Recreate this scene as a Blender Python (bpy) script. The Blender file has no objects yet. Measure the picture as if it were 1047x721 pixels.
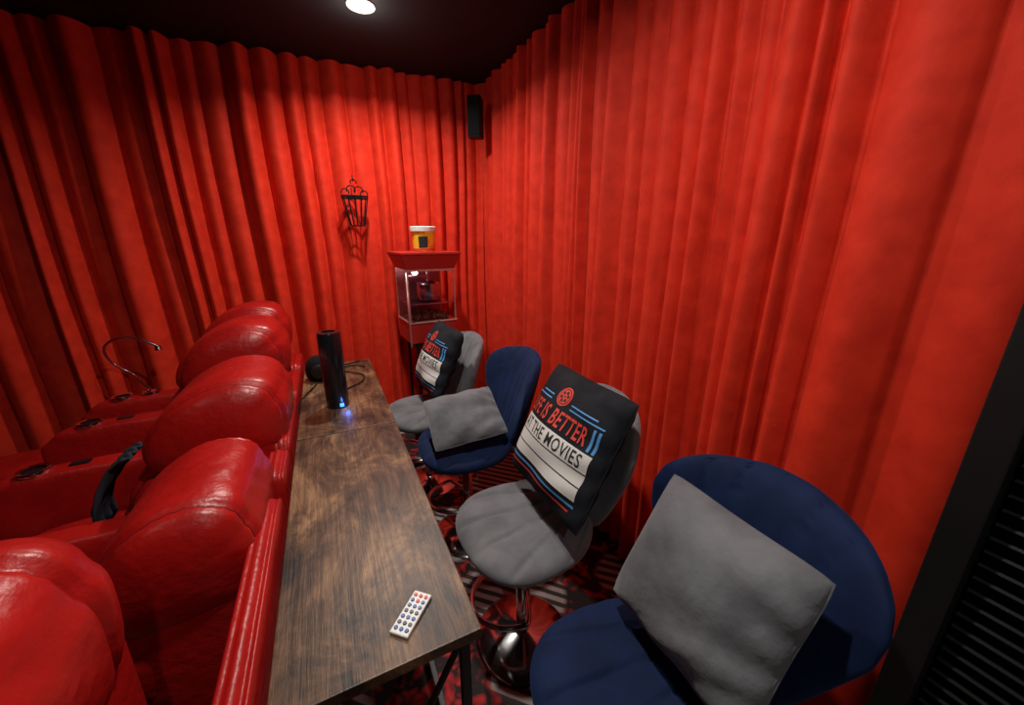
import bpy, bmesh, math, random
from mathutils import Vector, Matrix
random.seed(7)
S=bpy.context.scene
S.view_settings.view_transform='Standard'
S.view_settings.look='None'
S.view_settings.exposure=0.0
H=1.65
# ---------------------------------------------------------------- materials
def mat(name,col=(.5,.5,.5),rough=.5,metal=0.,spec=.5,sheen=0.,sheen_tint=None,coat=0.,emis=None,estr=0.,trans=0.):
    m=bpy.data.materials.new(name); m.use_nodes=True
    b=m.node_tree.nodes['Principled BSDF']
    b.inputs['Base Color'].default_value=(*col,1); b.inputs['Roughness'].default_value=rough
    b.inputs['Metallic'].default_value=metal; b.inputs['Specular IOR Level'].default_value=spec
    b.inputs['Sheen Weight'].default_value=sheen; b.inputs['Coat Weight'].default_value=coat
    if sheen_tint: b.inputs['Sheen Tint'].default_value=(*sheen_tint,1)
    b.inputs['Transmission Weight'].default_value=trans
    if emis:
        b.inputs['Emission Color'].default_value=(*emis,1); b.inputs['Emission Strength'].default_value=estr
    return m
def noise_col(m,c1,c2,scale=(1,1,1),nscale=5,detail=6,lo=.35,hi=.65,bump=0.,bscale=None,bdist=.01,rough=None,dist=0.):
    nt=m.node_tree; N=nt.nodes; L=nt.links; b=N['Principled BSDF']
    tc=N.new('ShaderNodeTexCoord'); mp=N.new('ShaderNodeMapping'); mp.inputs['Scale'].default_value=scale
    L.new(tc.outputs['Object'],mp.inputs['Vector'])
    no=N.new('ShaderNodeTexNoise'); no.inputs['Scale'].default_value=nscale; no.inputs['Detail'].default_value=detail; no.inputs['Distortion'].default_value=dist
    L.new(mp.outputs[0],no.inputs['Vector'])
    cr=N.new('ShaderNodeValToRGB'); cr.color_ramp.elements[0].position=lo; cr.color_ramp.elements[1].position=hi
    cr.color_ramp.elements[0].color=(*c1,1); cr.color_ramp.elements[1].color=(*c2,1)
    L.new(no.outputs['Fac'],cr.inputs[0]); L.new(cr.outputs[0],b.inputs['Base Color'])
    if bump:
        n2=N.new('ShaderNodeTexNoise'); n2.inputs['Scale'].default_value=bscale or nscale*3; n2.inputs['Detail'].default_value=4
        L.new(mp.outputs[0],n2.inputs['Vector'])
        bp=N.new('ShaderNodeBump'); bp.inputs['Strength'].default_value=bump; bp.inputs['Distance'].default_value=bdist
        L.new(n2.outputs['Fac'],bp.inputs['Height']); L.new(bp.outputs[0],b.inputs['Normal'])
    return m
velvet=noise_col(mat('red_velvet',rough=.7,spec=.2,sheen=.10,sheen_tint=(1,.2,.1)),(.54,.020,.007),(.70,.034,.012),nscale=13,detail=12,lo=.3,hi=.7,bump=.25,bscale=55,bdist=.003)
leather=noise_col(mat('red_leather',rough=.36,spec=.5),(.31,.005,.004),(.40,.008,.006),nscale=6,bump=.4,bscale=32,bdist=.008)
leather_seam=mat('leather_seam',(.08,.003,.003),.6)
black=mat('black_paint',(.006,.006,.006),.5)
ceil_m=mat('ceiling_black',(.012,.012,.013),.8,spec=.3)
blackmatte=mat('black_matte',(.004,.004,.005),.9,spec=.2)
blackgloss=mat('black_gloss',(.008,.008,.01),.2)
steel=mat('black_steel',(.012,.012,.012),.45,metal=.3)
chrome=mat('chrome',(.7,.7,.72),.12,metal=1)
blue_v=noise_col(mat('navy_velvet',rough=.8,spec=.2,sheen=.10,sheen_tint=(.2,.35,.8)),(.002,.008,.036),(.004,.014,.058),nscale=10,bump=.2,bscale=80,bdist=.002)
gray_v=noise_col(mat('gray_velvet',rough=.8,spec=.2,sheen=.2),(.10,.10,.11),(.16,.16,.175),nscale=9,bump=.2,bscale=80,bdist=.002)
gray_p=noise_col(mat('gray_plush',rough=.75,spec=.2,sheen=.22),(.075,.078,.088),(.155,.16,.175),nscale=6,detail=10,bump=.5,bscale=22,bdist=.010)
blk_fab=noise_col(mat('black_fabric',rough=.85,spec=.2),(.006,.007,.010),(.012,.013,.018),nscale=12,bump=.3,bscale=25,bdist=.006)
white_p=mat('print_white',(.62,.61,.58),.7); red_p=mat('print_red',(.58,.045,.03),.7)
blue_p=mat('print_blue',(.08,.28,.62),.7); black_p=mat('print_black',(.01,.01,.012),.7)
redmetal=mat('red_enamel',(.42,.018,.012),.4)
glass=mat('clear_glass',(1,1,1),.02,trans=1.); glass.node_tree.nodes['Principled BSDF'].inputs['IOR'].default_value=1.05
white=mat('white_plastic',(.70,.70,.67),.4)
# wood
wood=bpy.data.materials.new('rustic_wood'); wood.use_nodes=True
nt=wood.node_tree;N=nt.nodes;L=nt.links;b=N['Principled BSDF']
tc=N.new('ShaderNodeTexCoord')
def mapn(sc):
    mp=N.new('ShaderNodeMapping'); mp.inputs['Scale'].default_value=sc; L.new(tc.outputs['Object'],mp.inputs[0]); return mp
def noi(mp,s,d=8,di=0.,ro=.68):
    n=N.new('ShaderNodeTexNoise'); n.inputs['Scale'].default_value=s; n.inputs['Detail'].default_value=d; n.inputs['Distortion'].default_value=di
    n.inputs['Roughness'].default_value=ro
    L.new(mp.outputs[0],n.inputs['Vector']); return n
n1=noi(mapn((1,.55,1)),6.5,14,.7,.74); n2=noi(mapn((1,.05,1)),110,5)
cr=N.new('ShaderNodeValToRGB'); e=cr.color_ramp.elements
e[0].position=.38;e[0].color=(.016,.009,.006,1);e[1].position=.64;e[1].color=(.29,.165,.080,1)
x=e.new(.5);x.color=(.110,.055,.026,1)
L.new(n1.outputs['Fac'],cr.inputs[0])
cr2=N.new('ShaderNodeValToRGB'); cr2.color_ramp.elements[0].position=.36;cr2.color_ramp.elements[0].color=(.5,.46,.44,1);cr2.color_ramp.elements[1].position=.58;cr2.color_ramp.elements[1].color=(1.1,1.1,1.1,1)
L.new(n2.outputs['Fac'],cr2.inputs[0])
mx=N.new('ShaderNodeMix');mx.data_type='RGBA';mx.blend_type='MULTIPLY';mx.inputs[0].default_value=1
L.new(cr.outputs[0],mx.inputs[6]);L.new(cr2.outputs[0],mx.inputs[7]);L.new(mx.outputs[2],b.inputs['Base Color'])
bp=N.new('ShaderNodeBump');bp.inputs['Strength'].default_value=.5;bp.inputs['Distance'].default_value=.002
L.new(n2.outputs['Fac'],bp.inputs['Height']);L.new(bp.outputs[0],b.inputs['Normal'])
b.inputs['Roughness'].default_value=.42
# carpet
carpet=bpy.data.materials.new('patterned_carpet'); carpet.use_nodes=True
nt=carpet.node_tree;N=nt.nodes;L=nt.links;b=N['Principled BSDF'];b.inputs['Roughness'].default_value=.9
tc=N.new('ShaderNodeTexCoord')
w=N.new('ShaderNodeTexWave');w.inputs['Scale'].default_value=9;w.inputs['Distortion'].default_value=.6;w.bands_direction='DIAGONAL'
L.new(tc.outputs['Object'],w.inputs['Vector'])
c1=N.new('ShaderNodeValToRGB');c1.color_ramp.elements[0].position=.35;c1.color_ramp.elements[0].color=(.035,.03,.03,1);c1.color_ramp.elements[1].position=.6;c1.color_ramp.elements[1].color=(.36,.32,.30,1)
L.new(w.outputs['Fac'],c1.inputs[0])
v=N.new('ShaderNodeTexVoronoi');v.inputs['Scale'].default_value=13
nn=N.new('ShaderNodeTexNoise');nn.inputs['Scale'].default_value=9
ad=N.new('ShaderNodeVectorMath');ad.operation='MULTIPLY_ADD';ad.inputs[1].default_value=(.25,.25,.25)
L.new(nn.outputs['Color'],ad.inputs[0]);L.new(tc.outputs['Object'],ad.inputs[2]);L.new(tc.outputs['Object'],nn.inputs['Vector']);L.new(ad.outputs[0],v.inputs['Vector'])
c2=N.new('ShaderNodeValToRGB');e=c2.color_ramp.elements;e[0].position=.1;e[0].color=(.42,.02,.02,1);e[1].position=.5;e[1].color=(.012,.008,.008,1)
x=e.new(.3);x.color=(.25,.008,.01,1)
L.new(v.outputs['Distance'],c2.inputs[0])
n3=N.new('ShaderNodeTexNoise');n3.inputs['Scale'].default_value=2.6;n3.inputs['Detail'].default_value=0;L.new(tc.outputs['Object'],n3.inputs['Vector'])
c3=N.new('ShaderNodeValToRGB');c3.color_ramp.elements[0].position=.47;c3.color_ramp.elements[1].position=.5
L.new(n3.outputs['Fac'],c3.inputs[0])
mx=N.new('ShaderNodeMix');mx.data_type='RGBA';L.new(c3.outputs[0],mx.inputs[0]);L.new(c1.outputs[0],mx.inputs[6]);L.new(c2.outputs[0],mx.inputs[7]);L.new(mx.outputs[2],b.inputs['Base Color'])

# ---------------------------------------------------------------- helpers
def link(o,parent=None):
    S.collection.objects.link(o)
    if parent: o.parent=parent
    return o
def empty(name,loc=(0,0,0),rz=0):
    e=bpy.data.objects.new(name,None); e.empty_display_size=.1; e.location=loc; e.rotation_euler=(0,0,rz); return link(e)
def mesh(name,verts,faces,m,parent=None,smooth=True):
    me=bpy.data.meshes.new(name); me.from_pydata([tuple(v) for v in verts],[],faces)
    bm=bmesh.new(); bm.from_mesh(me); bmesh.ops.recalc_face_normals(bm,faces=bm.faces); bm.to_mesh(me); bm.free()
    if smooth:
        for p in me.polygons: p.use_smooth=True
    me.materials.append(m); return link(bpy.data.objects.new(name,me),parent)
def box(name,lo,hi,m,parent=None,bev=.004,seg=2,rot=None):
    c=[(lo[i]+hi[i])/2 for i in range(3)]; d=[abs(hi[i]-lo[i]) for i in range(3)]
    bm=bmesh.new(); bmesh.ops.create_cube(bm,size=1)
    for v in bm.verts: v.co=Vector((v.co.x*d[0],v.co.y*d[1],v.co.z*d[2]))
    if bev>0: bmesh.ops.bevel(bm,geom=list(bm.edges),offset=min(bev,min(d)*.45),segments=seg,profile=.6,affect='EDGES')
    me=bpy.data.meshes.new(name); bm.to_mesh(me); bm.free(); me.materials.append(m)
    if bev>.01:
        for p in me.polygons: p.use_smooth=True
    o=bpy.data.objects.new(name,me); o.location=c
    if rot: o.rotation_euler=rot
    return link(o,parent)
def lathe(name,prof,m,parent=None,loc=(0,0,0),n=48):
    vs=[];fs=[];k=len(prof)
    for i in range(n):
        a=2*math.pi*i/n
        for r,z in prof: vs.append((r*math.cos(a),r*math.sin(a),z))
    for i in range(n):
        for j in range(k-1):
            a=i*k+j;b_=((i+1)%n)*k+j; fs.append((a,b_,b_+1,a+1))
    o=mesh(name,vs,fs,m,parent); o.location=loc
    bm=bmesh.new(); bm.from_mesh(o.data); bmesh.ops.remove_doubles(bm,verts=bm.verts,dist=1e-5); bmesh.ops.recalc_face_normals(bm,faces=bm.faces); bm.to_mesh(o.data); bm.free()
    md=o.modifiers.new('es','EDGE_SPLIT'); md.split_angle=math.radians(50)
    return o
def tube(name,pts,r,m,parent=None,cyclic=False,smooth=True,res=4):
    cu=bpy.data.curves.new(name,'CURVE'); cu.dimensions='3D'; cu.bevel_depth=r; cu.bevel_resolution=res; cu.use_fill_caps=True
    sp=cu.splines.new('NURBS' if smooth and len(pts)>2 else 'POLY'); sp.points.add(len(pts)-1)
    for i,p in enumerate(pts): sp.points[i].co=(*p,1)
    sp.use_cyclic_u=cyclic
    if sp.type=='NURBS': sp.use_endpoint_u=True; sp.order_u=3
    cu.materials.append(m); return link(bpy.data.objects.new(name,cu),parent)
def crom(pts,n):
    out=[];k=len(pts)
    for i in range(n):
        t=i/n*k; j=int(t); f=t-j
        p=[Vector(pts[(j+d)%k]) for d in(-1,0,1,2)]
        out.append(.5*((2*p[1])+(-p[0]+p[2])*f+(2*p[0]-5*p[1]+4*p[2]-p[3])*f*f+(-p[0]+3*p[1]-3*p[2]+p[3])*f**3))
    return out
def puffy(name,prof,y0,y1,m,parent,power=5,dips=(),seams=(),ns=80,end=.0,bulge=.0,dd=.06,dw=.045,wr=.0,long_seams=()):
    """pillow of closed XZ profile swept across Y with rounded ends; dips = t positions of sewn grooves"""
    P=crom(prof,64); c=sum(P,Vector((0,0)))/len(P)
    ts=[-math.cos(math.pi*i/ns) for i in range(ns+1)]
    ym=(y0+y1)/2; hw=(y1-y0)/2
    def sc(t):
        s=(max(0,1-abs(t)**power))**(1/2.2)
        s=s*(1-end)+end if abs(t)<1 else end
        for d in dips: s-=dd*math.exp(-((t-d)/dw)**2)
        return max(s,.001)+bulge*(1-t*t)
    k=len(P)
    def S_(t,n_):
        s=sc(t)
        if wr:
            a=2*math.pi*n_/k
            s+=wr*math.sin(7*a+3*math.sin(4*t)+ym*9)*math.sin(6*t+2*a)*(1-t*t)
            for d in dips: s+=wr*.7*math.sin(31*a+ym*5)*math.exp(-(abs(t-d)/.10)**2)
        for ls in long_seams:
            dn=min(abs(n_-ls*k),k-abs(n_-ls*k)); s-=.03*math.exp(-(dn/1.3)**2)
        return s
    vs=[];fs=[]
    for t in ts:
        for n_,p in enumerate(P):
            q=c+(p-c)*S_(t,n_); vs.append((q.x,ym+t*hw,q.y))
    for i in range(ns):
        for j in range(k):
            fs.append((i*k+j,i*k+(j+1)%k,(i+1)*k+(j+1)%k,(i+1)*k+j))
    fs.append(tuple(range(k))); fs.append(tuple(ns*k+j for j in range(k)))
    o=mesh(name,vs,fs,m,parent)
    for i,t in enumerate(seams):
        pts=[(c.x+(p.x-c.x)*(S_(t,n_)+.003),ym+t*hw,c.y+(p.y-c.y)*(S_(t,n_)+.003)) for n_,p in enumerate(P)]
        tube(name+'_seam_%d'%(i+1),pts,.0016,leather_seam,parent,cyclic=True,smooth=False,res=1)
    return o

# ---------------------------------------------------------------- room
XR=1.30; YB=3.1; ZC=2.80; XL=-3.6; YF=-2.2
slope=-.07   # back wall very slightly out of square
def yb(x): return YB+slope*(x-1.22)
box('floor',(XL,YF,-.1),(XR+.1,3.9,0),carpet,bev=0)
box('ceiling',(XL,YF,ZC),(XR+.1,3.9,ZC+.1),ceil_m,bev=0)
box('wall_right',(XR+.03,YF,0),(XR+.1,3.4,ZC),blackmatte,bev=0)
box('wall_left',(XL-.1,YF,0),(XL,3.9,ZC),blackmatte,bev=0)
box('wall_front',(XL-.1,YF-.1,0),(XR+.1,YF,ZC),blackmatte,bev=0)
wb=mesh('wall_back',[(XL,yb(XL)+.14,0),(XR+.05,yb(XR)+.14,0),(XR+.05,yb(XR)+.14,ZC),(XL,yb(XL)+.14,ZC),(XL,yb(XL)+.2,0),(XR+.05,yb(XR)+.2,0),(XR+.05,yb(XR)+.2,ZC),(XL,yb(XL)+.2,ZC)],
 [(0,1,2,3),(4,5,6,7),(0,1,5,4),(2,3,7,6),(0,3,7,4),(1,2,6,5)],blackmatte,smooth=False)

def curtain(name,length,place,spacing,amp,seed,cols=None,rows=40):
    rnd=random.Random(seed)
    folds=[0.];aa=[];sk=[];dr=[]
    while folds[-1]<length+.3:
        folds.append(folds[-1]+spacing(folds[-1])*rnd.uniform(.6,1.45)); aa.append(amp(folds[-1])*rnd.uniform(.5,1.3))
        sk.append(rnd.uniform(-.75,.75)); dr.append(rnd.uniform(-.012,.012))
    cols=cols or int(length/.006)
    def off(s,h):
        s2=s+.012*math.sin(2.1*s+4*h+seed)*(1-h)+.005*math.sin(9*h+2.3*s)
        s2=max(0,min(s2,length+.2))
        lo,hi=0,len(folds)-2
        while lo<hi:
            mid=(lo+hi+1)//2
            if folds[mid]<=s2: lo=mid
            else: hi=mid-1
        f=(s2-folds[lo])/(folds[lo+1]-folds[lo]); f=min(max(f,0),1)
        g=min(1,max(0,f+sk[lo]*f*(1-f)*(.9+.25*math.sin(5*h+lo))))
        a=aa[lo]*(.85+.25*(1-h)+.12*math.sin(3*h+lo*1.7))
        return a*(math.sin(math.pi*g)**.7)+.004*math.sin(23*s+3*h)
    vs=[];fs=[]
    for r in range(rows+1):
        h=r/rows
        for c in range(cols+1):
            s=length*c/cols; vs.append(place(s,off(s,h),.015+h*(ZC-.02)))
    for r in range(rows):
        for c in range(cols):
            a=r*(cols+1)+c; fs.append((a,a+1,a+cols+2,a+cols+1))
    return mesh(name,vs,fs,velvet)
curtain('theater_curtain',4.85,lambda s,o,z:(1.30-s,yb(1.30-s)+.11-o,z),lambda s:.085+.022*s,lambda s:.06+.018*s,3)
curtain('theater_curtain',2.97,lambda s,o,z:(1.32-o,.22+s,z),lambda s:(.19 if s<.3 else .078+.012*s),lambda s:(.026 if s<.3 else .064),11)

# louvered door at the right
d=empty('door_1',(0,0,0))
box('door_jamb',(1.15,.155,0),(1.31,.215,ZC-.01),black,d,.004)
box('door_panel',(1.24,-.85,0),(1.28,.155,ZC-.01),black,d,.002)
box('door_jamb_far',(1.15,-.91,0),(1.31,-.85,ZC-.01),black,d,.004)
box('rail_top',(1.19,-.85,1.28),(1.25,.155,1.36),black,d,.003)
lou=mat('louvre_black',(.006,.006,.006),.5)
for i in range(33):
    z=.12+i*.035
    box('slat_%02d'%i,(1.195,-.84,z-.002),(1.245,.15,z+.006),lou,d,.001,1,rot=(0,.5,0))

# ---------------------------------------------------------------- tables
def table(y0,y1):
    x0,x1=-.19,.208; zt=.85
    e=empty('console_table',(0,0,0))
    box('top',(x0,y0+.002,zt-.028),(x1,y1-.002,zt),wood,e,.0025,2)
    for x in(x0+.02,x1-.04):
        for y in(y0+.03,y1-.05):
            box('leg',(x,y,0),(x+.022,y+.022,zt-.028),steel,e,.002)
    for x in(x0+.02,x1-.04):
        box('rail_long',(x,y0+.03,zt-.05),(x+.022,y1-.03,zt-.028),steel,e,.002)
        box('rail_low',(x,y0+.03,.12),(x+.02,y1-.03,.14),steel,e,.002)
    for y in(y0+.03,y1-.05):
        box('rail_short',(x0+.02,y,zt-.05),(x1-.02,y+.022,zt-.028),steel,e,.002)
        box('rail_foot',(x0+.02,y,.12),(x1-.02,y+.02,.14),steel,e,.002)
        tube('brace_a',[(x0+.03,y+.011,.14),(x1-.03,y+.011,zt-.05)],.008,steel,e)
        tube('brace_b',[(x1-.03,y+.011,.14),(x0+.03,y+.011,zt-.05)],.008,steel,e)
    return e
table(.575,1.645); table(1.647,2.70)

# ---------------------------------------------------------------- recliners
def recliner(y0,y1,dx=0,dz=0,xs=1.0,shell=None,armz=.70,arms=(-1,),wing=.72,power=4.2,foot=False,bulge=.02,dd=.06):
    yc=(y0+y1)/2; h=(y1-y0)/2
    e=empty('recliner',(0,yc,0))
    Z=lambda pts:[(-.2+dx+(x+.2)*xs,z+dz) for x,z in pts]
    B=lambda pts:[(x+dx,z) for x,z in pts]
    s0,s1=(shell if shell else (y0,y1))
    puffy('back_shell',[(-.215,.08),(-.21,.45),(-.205,.84),(-.225,.885),(-.25,.89),(-.275,.84),(-.29,.45),(-.29,.08)],s0-yc+.004,s1-yc-.004,leather,e,power=14,end=.0)
    puffy('back_core',Z([(-.25,.30),(-.245,.7),(-.24,1.04),(-.28,1.14),(-.42,1.10),(-.56,1.0),(-.62,.8),(-.61,.5),(-.58,.30),(-.4,.27)]),-h+.012,h-.012,leather,e,power=16)
    puffy('headrest',Z([(-.195,1.06),(-.20,1.16),(-.25,1.235),(-.34,1.262),(-.45,1.245),(-.56,1.18),(-.645,1.08),(-.665,.99),(-.61,.93),(-.48,.91),(-.32,.92),(-.225,.96)]),-h+.004,h-.004,leather,e,power=power,dips=(-wing,wing),seams=(-wing,wing),bulge=bulge,wr=.013,long_seams=(.10,),dd=dd)
    puffy('back_cushion',Z([(-.40,.95),(-.55,.985),(-.66,.96),(-.735,.87),(-.75,.76),(-.70,.68),(-.55,.66),(-.40,.70)]),-h+.01,h-.01,leather,e,power=4,dips=(-wing,wing),seams=(-wing,wing),bulge=.03,wr=.012)
    puffy('lumbar_cushion',B([(-.42,.72),(-.6,.735),(-.74,.71),(-.80,.62),(-.79,.52),(-.70,.45),(-.45,.45)]),-h+.04,h-.04,leather,e,power=4)
    puffy('seat_cushion',B([(-.45,.48),(-.7,.50),(-1.0,.52),(-1.18,.50),(-1.25,.43),(-1.22,.34),(-1.0,.30),(-.45,.30)]),-h+.05,h-.05,leather,e,power=6,dips=(-.6,.6),bulge=.01,wr=.01)
    if foot:
        puffy('footrest',B([(-1.24,.46),(-1.45,.50),(-1.72,.49),(-1.80,.44),(-1.78,.37),(-1.5,.34),(-1.25,.36)]),-h+.03,h-.03,leather,e,power=7)
        box('footrest_arm',(-1.5+dx,-h+.1,.25),(-1.0+dx,-h+.12,.36),steel,e,.003); box('footrest_arm',(-1.5+dx,h-.12,.25),(-1.0+dx,h-.10,.36),steel,e,.003)
    else:
        puffy('footrest',B([(-1.19,.34),(-1.25,.40),(-1.30,.36),(-1.31,.22),(-1.29,.08),(-1.22,.06),(-1.18,.2)]),-h+.06,h-.06,leather,e,power=6)
    box('base',(-1.17+dx,-h+.05,.0),(-.34+dx,h-.05,.32),leather,e,.02)
    for s in arms:
        puffy('armrest',B([(-.5,.03),(-.5,armz-.06),(-.58,armz),(-.8,armz+.02),(-1.20,armz+.01),(-1.32,armz-.04),(-1.36,armz-.15),(-1.3,.03)]),s*h-.068,s*h+.068,leather,e,power=6)
        lathe('cup_holder',[(.036,.009),(.050,.012),(.053,.004),(.050,-.004),(.036,-.004)],chrome,e,loc=(-1.16+dx,s*h,armz+.016),n=36)
        lathe('cup_well',[(0,.003),(.037,.003),(.037,.009)],blackgloss,e,loc=(-1.16+dx,s*h,armz+.016),n=36)
        box('button_panel',(-1.05+dx,s*h-.018,armz+.014),(-.985+dx,s*h+.018,armz+.026),blackgloss,e,.003)
    return e
recliner(2.60,2.98,dx=-.05,dz=.01,arms=(-1,1),foot=True,power=5)
recliner(2.11,2.58,dx=-.035,dz=-.01,foot=True,power=5)
recliner(1.56,2.10,dx=-.01,dz=-.115,foot=True,power=7,bulge=.01)
recliner(.97,1.47,dx=-.045,dz=-.225,xs=.82,shell=(1.31,1.55),arms=(),power=8,bulge=.0)
recliner(.25,.86,dx=-.19,dz=-.04,xs=.9,shell=(.35,1.30),wing=.5,power=5,arms=(),dd=.12)

# blanket draped on the seat
bl=[];f=[]
prof=[(-.71,.885),(-.765,.845),(-.81,.77),(-.835,.70),(-.84,.64),(-.87,.59),(-.95,.56),(-1.08,.555),(-1.2,.54)]
P=[]
for i in range(len(prof)-1):
    for k in range(5):
        t=k/5; P.append((prof[i][0]*(1-t)+prof[i+1][0]*t,prof[i][1]*(1-t)+prof[i+1][1]*t))
for i,(x,z) in enumerate(P):
    for j in range(16):
        y=1.66+.14*j/15+.02*math.sin(i*.3); bl.append((x-.012-.008*math.sin(j*1.3+i*.25),y,z+.012+.006*math.sin(j*1.3+i*.25)))
for i in range(len(P)-1):
    for j in range(15): a=i*16+j; f.append((a,a+1,a+17,a+16))
o=mesh('throw_blanket',bl,f,mat('navy_knit',(.012,.012,.022),.9)); md=o.modifiers.new('s','SOLIDIFY'); md.thickness=.008

# reading lamp
rl=empty('reading_lamp',(-1.08,2.98,.722))
lathe('base',[(0,0),(.035,0),(.035,.015),(.012,.025),(.0,.025)],chrome,rl,n=32)
tube('gooseneck',[(0,0,.02),(-.03,0,.12),(-.12,-.01,.20),(-.15,-.02,.31),(-.08,-.02,.37),(.03,-.02,.36),(.10,-.02,.30)],.007,chrome,rl)
lathe('lamp_head',[(0,.03),(.012,.03),(.02,0),(.016,0),(.0,.01)],chrome,rl,loc=(.105,-.02,.275),n=24)

# ---------------------------------------------------------------- bar stools
def stool(x,y,fab,rz=0,sz=.63,bx=0):
    e=empty('bar_stool',(x,y,0),rz)
    nr,na=34,160
    vs=[];fs=[]
    def outline(a):
        ca,sa=math.cos(a),math.sin(a); n=2.5
        r=(abs(ca)**n+abs(sa)**n)**(-1/n)
        return .25*r*ca,.25*r*sa*(1-.06*ca)
    def groove(px,py):
        ang=math.atan2(py,.40-px); g=0
        for k in(-.60,-.36,-.12,.12,.36,.60):
            g+=math.exp(-((ang-k)/.020)**2)
        return g
    for side in(0,1):
        for i in range(nr+1):
            q=math.sin(.5*math.pi*i/nr)
            for j in range(na):
                ox,oy=outline(2*math.pi*j/na); px,py=ox*q,oy*q
                d_=math.sqrt(max(0,1-q**5))
                if side==0:
                    z=sz-.045+.05*d_-.012*math.exp(-(q/.5)**2)
                    z+=.05*max(0,(px-.08)/.17)**2
                    z-=.012*groove(px,py)*min(1,d_*1.5)*(1 if q>.08 else 0)
                else: z=sz-.045-.055*d_+.05*max(0,(px-.08)/.17)**2
                vs.append((px,py,z))
    for s_ in(0,1):
        b0=s_*(nr+1)*na
        for i in range(nr):
            for j in range(na): fs.append((b0+i*na+j,b0+i*na+(j+1)%na,b0+(i+1)*na+(j+1)%na,b0+(i+1)*na+j))
    o=mesh('seat',vs,fs,fab,e)
    bm=bmesh.new();bm.from_mesh(o.data);bmesh.ops.remove_doubles(bm,verts=bm.verts,dist=1e-4);bmesh.ops.recalc_face_normals(bm,faces=bm.faces);bm.to_mesh(o.data);bm.free()
    K=[(0,.10),(.05,.16),(.2,.20),(.4,.24),(.58,.275),(.72,.283),(.83,.268),(.91,.228),(.965,.16),(1,.03)]
    def wid(b_):
        for i in range(len(K)-1):
            if b_<=K[i+1][0]:
                t=(b_-K[i][0])/(K[i+1][0]-K[i][0]); return K[i][1]*(1-t)+K[i+1][1]*t
        return .02
    vs=[];fs=[];R=70;C=96
    for i in range(R+1):
        b_=.5-.5*math.cos(math.pi*i/R); w_=sum(wid(min(1,max(0,b_+q))) for q in(-.02,0,.02))/3 if 0<b_<1 else wid(b_)
        th=.048*math.sqrt(max(.02,1-abs(2*b_-1)**6))
        for j in range(C):
            a=2*math.pi*j/C; ca,sa=math.cos(a),math.sin(a)
            yy=w_*math.copysign(abs(ca)**.85,ca); tx=th*math.copysign(abs(sa)**.75,sa)
            if sa<0:
                for k in(-.66,-.33,0,.33,.66):
                    tx+=.008*math.exp(-((yy-k*.27*(.35+.65*b_))/.006)**2)*(1 if abs(ca)<.9 else 0)
            xx=bx+.22+.14*b_+.03*b_*b_-.105*(yy/.26)**2*(.4+.6*b_)+tx
            vs.append((xx,yy,sz-.055+.50*b_))
    for i in range(R):
        for j in range(C): fs.append((i*C+j,i*C+(j+1)%C,(i+1)*C+(j+1)%C,(i+1)*C+j))
    fs.append(tuple(range(C)));fs.append(tuple(R*C+j for j in range(C)))
    mesh('backrest',vs,fs,fab,e)
    lathe('seat_plate',[(0,sz-.13),(.10,sz-.13),(.11,sz-.095),(0,sz-.095)],steel,e)
    lathe('column',[(0,sz-.13),(.017,sz-.13),(.017,.42),(.028,.41),(.028,.04),(.0,.04)],chrome,e)
    lathe('base',[(0,.055),(.04,.05),(.10,.03),(.19,.014),(.2,.006),(.2,0),(0,0)],chrome,e,n=64)
    arc=[(-.03+ -.19*math.sin(t),.15*math.cos(t)*-1,.27) for t in [0.12+ (math.pi-.24)*k/14 for k in range(15)]]
    tube('footrest_ring',[(0,-.02,.27)]+arc+[(0,.02,.27)],.011,chrome,e)
    tube('lift_lever',[(0,0,sz-.12),(0,-.12,sz-.13),(0,-.19,sz-.14)],.005,chrome,e)
    return e
stool(.560,.44,blue_v,bx=.055)
stool(.575,1.08,gray_v,.05,bx=.02)
stool(.575,1.76,blue_v,-.05)
stool(.495,2.35,gray_v,.14,sz=.585)

# ---------------------------------------------------------------- pillows
def psurf(a,b_,T,seed=0):
    def f(u,v,off=0,back=False):
        k=1-.05*(u*v)**4
        x=a*u*(1-.05*(1-v*v)*abs(u))*k; y=b_*v*(1-.05*(1-u*u)*abs(v))*k
        z=T*max(0,(1-u**4)*(1-v**4))**.5*(.6+.4*(1-u*u)*(1-v*v))
        z+=.005*math.sin(5*u+3*v+seed)*(1-u*u)*(1-v*v)+.005*math.sin(9*u*v+7*v+seed)*(1-u*u*v*v)*(1 if z>.01 else 0)
        return Vector((x,y,(-z if back else z)+off))
    return f
def pillow(name,M4,a,b_,T,m,seed=0,piping=True):
    e=empty(name); e.matrix_world=M4
    f=psurf(a,b_,T,seed); n=64; vs=[];fs=[]
    for back in(False,True):
        for i in range(n+1):
            for j in range(n+1):
                u=-math.cos(math.pi*i/n); v=-math.cos(math.pi*j/n); vs.append(f(u,v,0,back))
    for s_ in(0,1):
        b0=s_*(n+1)**2
        for i in range(n):
            for j in range(n): q=b0+i*(n+1)+j; fs.append((q,q+1,q+n+2,q+n+1))
    o=mesh('cushion',vs,fs,m,e)
    bm=bmesh.new();bm.from_mesh(o.data);bmesh.ops.remove_doubles(bm,verts=bm.verts,dist=2e-4);bmesh.ops.recalc_face_normals(bm,faces=bm.faces);bm.to_mesh(o.data);bm.free()
    if piping:
        ed=[f(-1+2*k/14,-1) for k in range(14)]+[f(1,-1+2*k/14) for k in range(14)]+[f(1-2*k/14,1) for k in range(14)]+[f(-1,1-2*k/14) for k in range(14)]
        tube('edge_seam',ed,.003,m,e,cyclic=True,smooth=False,res=2)
    return e,f
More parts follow.
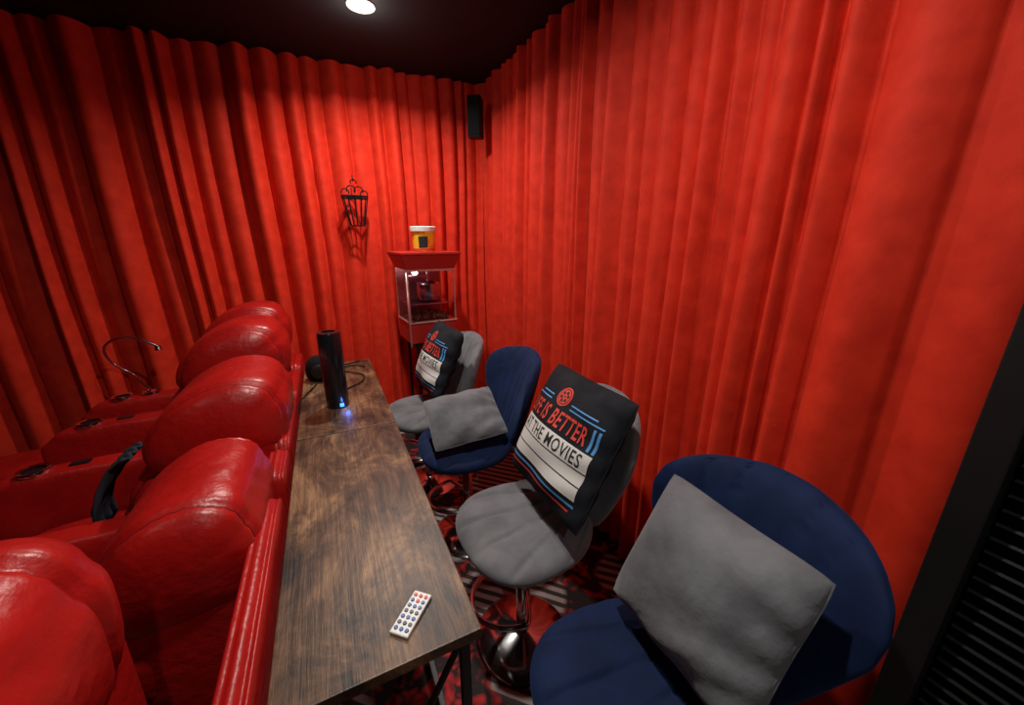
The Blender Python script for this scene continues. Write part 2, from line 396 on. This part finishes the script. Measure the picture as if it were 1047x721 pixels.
def frame(c,xd,yd):
    x=Vector(xd).normalized(); z=x.cross(Vector(yd)).normalized(); y=z.cross(x)
    return Matrix(((x.x,y.x,z.x,c[0]),(x.y,y.y,z.y,c[1]),(x.z,y.z,z.z,c[2]),(0,0,0,1)))
def movie_pillow(M4,a=.245):
    e,f=pillow('movie_throw_pillow',M4,a,a,.09,blk_fab,2)
    def quad(nm,x0,x1,y0,y1,m,off):
        nx=48; ny=12
        vs=[];fs=[]
        for i in range(nx+1):
            for j in range(ny+1):
                vs.append(f(x0+(x1-x0)*i/nx,y0+(y1-y0)*j/ny,off))
        for i in range(nx):
            for j in range(ny): q=i*(ny+1)+j; fs.append((q,q+1,q+ny+2,q+ny+1))
        mesh(nm,vs,fs,m,e)
    def text(nm,s,x0,x1,y0,y1,m,off,bold=.0):
        cu=bpy.data.curves.new(nm,'FONT'); cu.body=s; cu.offset=bold; cu.resolution_u=3; cu.space_character=1.12
        t=bpy.data.objects.new(nm,cu); link(t); dg=bpy.context.evaluated_depsgraph_get()
        me=bpy.data.meshes.new_from_object(t.evaluated_get(dg)); bpy.data.objects.remove(t)
        xs=[v.co.x for v in me.vertices]; ys=[v.co.y for v in me.vertices]
        ax,bx,ay,by=min(xs),max(xs),min(ys),max(ys)
        bm=bmesh.new(); bm.from_mesh(me)
        for k in range(1,60):
            bmesh.ops.bisect_plane(bm,geom=list(bm.verts)+list(bm.edges)+list(bm.faces),plane_co=(ax+(bx-ax)*k/60,0,0),plane_no=(1,0,0))
        for k in range(1,7):
            bmesh.ops.bisect_plane(bm,geom=list(bm.verts)+list(bm.edges)+list(bm.faces),plane_co=(0,ay+(by-ay)*k/7,0),plane_no=(0,1,0))
        bm.to_mesh(me); bm.free()
        for v in me.vertices:
            u=x0+(x1-x0)*(v.co.x-ax)/(bx-ax); w_=y0+(y1-y0)*(v.co.y-ay)/(by-ay); v.co=f(u,w_,off)
        me.materials.clear(); me.materials.append(m); link(bpy.data.objects.new(nm,me),e)
    def disc(nm,cx,cy,r,m,off,r0=0,n=28):
        vs=[];fs=[]
        for k in range(n):
            t=2*math.pi*k/n; vs.append(f(cx+r*math.cos(t),cy+r*math.sin(t),off))
        if r0>0:
            for k in range(n):
                t=2*math.pi*k/n; vs.append(f(cx+r0*math.cos(t),cy+r0*math.sin(t),off))
            for k in range(n): fs.append((k,(k+1)%n,n+(k+1)%n,n+k))
        else: fs.append(tuple(range(n)))
        mesh(nm,vs,fs,m,e,smooth=False)
    disc('reel_rim',-.10,.60,.16,red_p,.0015,.135); disc('reel_plate',-.10,.60,.122,red_p,.002)
    for k in range(6):
        t=2*math.pi*k/6+.3; disc('reel_hole_%d'%k,-.10+.074*math.cos(t),.60+.074*math.sin(t),.028,black_p,.0035,n=14)
    disc('reel_hub',-.10,.60,.016,black_p,.0035,n=12)
    text('lettering_top','LIFE IS BETTER',-.82,.66,.13,.39,red_p,.0025,.016)
    quad('accent_bar_1',.72,.76,.10,.42,blue_p,.002); quad('accent_bar_2',.80,.84,.10,.42,blue_p,.002)
    quad('accent_line_1',-.82,-.34,.46,.48,blue_p,.002); quad('accent_line_2',.14,.84,.46,.48,blue_p,.002)
    quad('accent_line_3',-.70,-.34,.53,.55,blue_p,.002); quad('accent_line_4',.14,.70,.53,.55,blue_p,.002)
    quad('board',-.89,.85,-.58,.07,white_p,.0022)
    for k,y in enumerate((-.19,-.38)): quad('board_rail_%d'%k,-.89,.85,y-.008,y+.008,black_p,.0032)
    text('lettering_board','AT THE MOVIES',-.76,.74,-.155,.04,black_p,.0034,.010)
    quad('stripe_blue',-.90,.86,-.68,-.645,blue_p,.002); quad('stripe_red',-.85,.80,-.77,-.74,red_p,.002)
    return e
movie_pillow(frame((.735,1.05,.935),(0.0,-1,.0),(.22,0,.42)))
movie_pillow(frame((.60,2.345,.895),(.06,-1,0),(.19,0,.42)),.235)
pillow('throw_pillow',frame((.716,.435,.855),(.0,-1,-.02),(.20,-.0,.37)),.20,.195,.09,gray_p,1)
pillow('throw_pillow',frame((.560,1.72,.765),(.97,-.1,.10),(.0,.92,.45)),.19,.165,.075,gray_p,5)

# ---------------------------------------------------------------- things on the table
ts=empty('tower_speaker',(-.02,1.95,.85))
lathe('body',[(0,0),(.050,0),(.052,.004),(.052,.37),(.048,.378),(.031,.380),(.030,.372),(0,.372)],blackgloss,ts)
box('display',(.008,-.0545,.012),(.026,-.046,.028),mat('blue_display',(0,.05,.3),.4,emis=(.05,.2,1),estr=4),ts,.001)
ld=bpy.data.lights.new('speaker_led','POINT');ld.energy=.12;ld.color=(.1,.25,1);ld.shadow_soft_size=.01
lo=bpy.data.objects.new('led_light',ld);lo.location=(.04,-.07,.02);link(lo,ts)

rm=empty('remote_control',(.079,.672,.8505),-math.radians(43))
box('body',(-.022,-.052,0),(.022,.052,.008),white,rm,.003,3)
rb=mat('button_red',(.55,.04,.03),.4);bb=mat('button_blue',(.03,.10,.35),.4);kb=mat('button_dark',(.05,.06,.09),.4)
for r in range(7):
    for c in range(3):
        m_=[rb,bb,bb,kb,bb,kb,bb][r]
        if r==1 and c==1: m_=rb
        lathe('button_%d_%d'%(r,c),[(0,.0105),(.0038,.0105),(.0045,.0095),(.0045,.007)],m_,rm,loc=((c-1)*.0130,.041-r*.0135,0),n=16)

sp=empty('alarm_speaker',(-.10,2.40,.85))
lathe('body',[(0,.0),(.05,0),(.07,.03),(.072,.07),(.06,.115),(.035,.14),(0,.145)],blackmatte,sp)
lathe('grille',[(0,.004),(.035,.003),(.04,0),(.04,-.006)],steel,sp,loc=(0,-.074,.07)).rotation_euler=(math.pi/2,0,0)
tube('power_cable',[(-.12,2.30,.856),(-.17,2.15,.857),(-.21,2.05,.84),(-.2,1.98,.7),(-.205,1.95,.4)],.004,blackmatte)
tube('power_cable',[(-.04,2.02,.856),(.02,2.15,.856),(.12,2.22,.857),(.15,2.36,.857),(.05,2.45,.857),(.0,2.52,.857),(.08,2.6,.857),(.16,2.52,.857)],.0035,blackmatte)
tube('power_cable',[(-.08,2.46,.856),(-.16,2.56,.857),(-.10,2.64,.857),(.06,2.60,.857),(.14,2.66,.857)],.0035,blackmatte)

# ---------------------------------------------------------------- popcorn machine + stand
pm=empty('popcorn_machine',(.650,2.79,.935),math.radians(4))
hx,hy=.172,.155
pink=mat('brushed_trim',(.65,.40,.36),.3,metal=.6)
box('base_body',(-hx,-hy,.0),(hx,hy,.15),redmetal,pm,.006)
box('front_lip',(-hx-.004,-hy-.012,.145),(hx+.004,hy,.155),pink,pm,.002)
for x in(-hx,hx-.012):
    for y in(-hy,hy-.012): box('post',(x,y,.15),(x+.012,y+.012,.515),pink,pm,.002)
box('front_rail',(-hx,-hy-.003,.50),(hx,-hy+.01,.515),pink,pm,.002)
box('glass_left',(-hx+.004,-hy+.01,.15),(-hx+.008,hy-.01,.515),glass,pm,0)
box('glass_right',(hx-.008,-hy+.01,.15),(hx-.004,hy-.01,.515),glass,pm,0)
box('glass_front',(-hx+.01,-hy+.004,.15),(hx-.01,-hy+.008,.515),glass,pm,0)
box('back_plate',(-hx+.01,hy-.012,.15),(hx-.01,hy-.006,.515),mat('brushed_back',(.40,.18,.22),.4,metal=.5),pm,0)
def frust(nm,z0,z1,a0,b0,a1,b1,m):
    vs=[(s*a0,t*b0,z0) for s,t in((-1,-1),(1,-1),(1,1),(-1,1))]+[(s*a1,t*b1,z1) for s,t in((-1,-1),(1,-1),(1,1),(-1,1))]
    o=mesh(nm,vs,[(0,1,2,3),(4,5,6,7),(0,1,5,4),(1,2,6,5),(2,3,7,6),(3,0,4,7)],m,pm,smooth=False); md=o.modifiers.new('b','BEVEL');md.width=.004
frust('roof',.515,.61,hx,hy,hx+.035,hy+.035,redmetal)
box('roof_cap',(-hx-.04,-hy-.04,.61),(hx+.04,hy+.04,.628),redmetal,pm,.004)
kett=mat('kettle_steel',(.50,.44,.55),.25,metal=1)
lathe('kettle',[(0,0),(.07,0),(.085,.03),(.085,.11),(.08,.12),(.03,.135),(0,.14)],kett,pm,loc=(0.02,.0,.29))
lathe('kettle_rod',[(0,0),(.012,0),(.012,.10),(0,.10)],kett,pm,loc=(.02,.0,.42))
box('kettle_arm',(-hx+.02,-.01,.45),(.02,.01,.465),kett,pm,.002)
box('shelf_tray',(-hx+.02,-hy+.02,.27),(hx-.02,hy-.02,.278),kett,pm,.001)
il=bpy.data.lights.new('warmer_lamp','POINT');il.energy=.18;il.color=(1,.75,.75);il.shadow_soft_size=.02
io=bpy.data.objects.new('warmer_lamp',il);io.location=(-.09,-.07,.49);link(io,pm)
bmh=bmesh.new();rnd=random.Random(5)
for k in range(90):
    x_,y_=rnd.uniform(-.14,.14),rnd.uniform(-.12,.12); z_=.16+.05*(1-(x_/.17)**2)*(1-(y_/.15)**2)*rnd.uniform(.3,1)
    r=bmesh.ops.create_icosphere(bmh,subdivisions=1,radius=rnd.uniform(.010,.016)); bmesh.ops.translate(bmh,verts=r['verts'],vec=(x_,y_,z_))
me=bpy.data.meshes.new('popcorn_heap');bmh.to_mesh(me);bmh.free();me.materials.append(mat('popcorn',(.25,.12,.09),.8));link(bpy.data.objects.new('popcorn_heap',me),pm)
dr=[(-hx,-hy,.02),(-hx-.035,-hy-.13,.02),(-hx-.035,-hy-.13,.50),(-hx,-hy,.50)]
tube('door_frame',dr+[dr[0]],.006,pink,pm,smooth=False)
mesh('door_glass',dr,[(0,1,2,3)],glass,pm,smooth=False)
ct=empty('machine_stand',(.67,2.80,0),math.radians(4))
box('shelf',(-.165,-.145,.905),(.165,.145,.933),black,ct,.004)
for x in(-.15,.13):
    for y in(-.13,.11): box('leg',(x,y,0),(x+.02,y+.02,.905),(white if x>0 else black),ct,.002)
box('lower_shelf',(-.145,-.125,.30),(.145,.125,.32),black,ct,.002)
# tub
tb=empty('popcorn_tub',(.655,2.77,1.565))
yel=noise_col(mat('tub_print',rough=.5),(.80,.50,.02),(.70,.20,.02),nscale=14,detail=2,lo=.56,hi=.6)
lathe('bucket',[(0,.0),(.072,.0),(.082,.14),(.080,.14),(.070,.004),(0,.004)],yel,tb)
lathe('rim',[(.081,.132),(.088,.134),(.089,.162),(.082,.166),(0,.166)],white,tb)
lathe('red_band',[(.0732,.004),(.0742,.020)],red_p,tb)
lab=[];lf=[]
for i in range(9):
    a=-2.25+.8*i/8
    for z_ in(.025,.10): r=.0725+(z_/.14)*.010+.001; lab.append((r*math.cos(a),r*math.sin(a),z_))
for i in range(8): lf.append((2*i,2*i+2,2*i+3,2*i+1))
mesh('dark_label',lab,lf,black_p,tb)

# ---------------------------------------------------------------- wire wall decor (popcorn box)
wd=empty('wire_popcorn_wall_decor',(.262,yb(.262)-.02,1.74))
wr=.0045
for z_,w_ in((0,.048),(.20,.088),(.185,.085)):
    pts=[(w_*math.cos(t),-.045+.04*math.sin(t)*w_/.095,z_) for t in [2*math.pi*k/20 for k in range(20)]]
    tube('hoop',pts,wr,blackmatte,wd,cyclic=True,smooth=False,res=2)
for k in range(12):
    t=2*math.pi*k/12
    tube('wire_%d'%k,[(.048*math.cos(t),-.045+.02*math.sin(t),0),(.088*math.cos(t),-.045+.037*math.sin(t),.20)],.0035,blackmatte,wd,res=2)
for cx,cz,r in((-.06,.222,.026),(-.02,.24,.03),(.03,.235,.03),(.065,.215,.024),(0,.29,.02)):
    tube('popcorn_curl',[(cx+r*math.cos(t),-.04,cz+r*math.sin(t)) for t in [-.4+k*.5 for k in range(9)]],.004,blackmatte,wd,res=2)
tube('hanger',[(0,-.03,.30),(.0,-.02,.33),(.0,-.0,.34)],.004,blackmatte,wd)

# ---------------------------------------------------------------- corner speaker
cs=empty('wall_speaker',(1.135,2.95,2.36),math.radians(-35))
box('cabinet',(-.05,-.05,0),(.05,.05,.27),black,cs,.012,3)
box('grille',(-.043,-.057,.012),(.043,-.048,.258),blackmatte,cs,.004)
tube('bracket',[(0,.04,.2),(.0,.12,.2)],.012,steel,cs)

# ---------------------------------------------------------------- lights
em=mat('lamp_glow',(1,1,1),.5,emis=(1,.97,.93),estr=30)
def downlight(x,y,p,col=(1,.93,.85),spread=150,size=.09,halo_fill=0.):
    e=empty('recessed_downlight',(x,y,ZC))
    lathe('trim_ring',[(.048,-.001),(.052,-.008),(.07,-.006),(.072,-.001)],white,e,n=40)
    lathe('lens',[(0,-.022),(.02,-.020),(.036,-.014),(.048,-.003)],em,e,n=32)
    l=bpy.data.lights.new('downlight_lamp','AREA');l.shape='DISK';l.size=size;l.energy=p;l.color=col;l.spread=math.radians(spread)
    o=bpy.data.objects.new('lamp',l);o.location=(0,0,-.026);link(o,e)
    if halo_fill:
        l=bpy.data.lights.new('halo_fill','POINT');l.energy=halo_fill;l.color=col;l.shadow_soft_size=.04  # added point light: brightens ceiling around the fixture and fills, no separate fitting
        o=bpy.data.objects.new('halo_fill',l);o.location=(0,0,-.10);link(o,e)
downlight(.34,2.48,24,spread=155,halo_fill=2.6)
downlight(.25,.80,23,spread=170)
downlight(.15,-1.2,10,spread=170)
downlight(-1.9,.3,1.8)
wd_=bpy.data.worlds.new('World');S.world=wd_;wd_.use_nodes=True
wd_.node_tree.nodes['Background'].inputs[0].default_value=(.05,.04,.04,1);wd_.node_tree.nodes['Background'].inputs[1].default_value=.3

# ---------------------------------------------------------------- camera
cam=bpy.data.cameras.new('camera');co=bpy.data.objects.new('camera',cam);link(co);S.camera=co
cam.sensor_width=36;cam.lens=388/1047*36;cam.clip_start=.02
co.location=(0,0,H);co.rotation_euler=(math.radians(90-16.7),0,math.radians(-25.9))
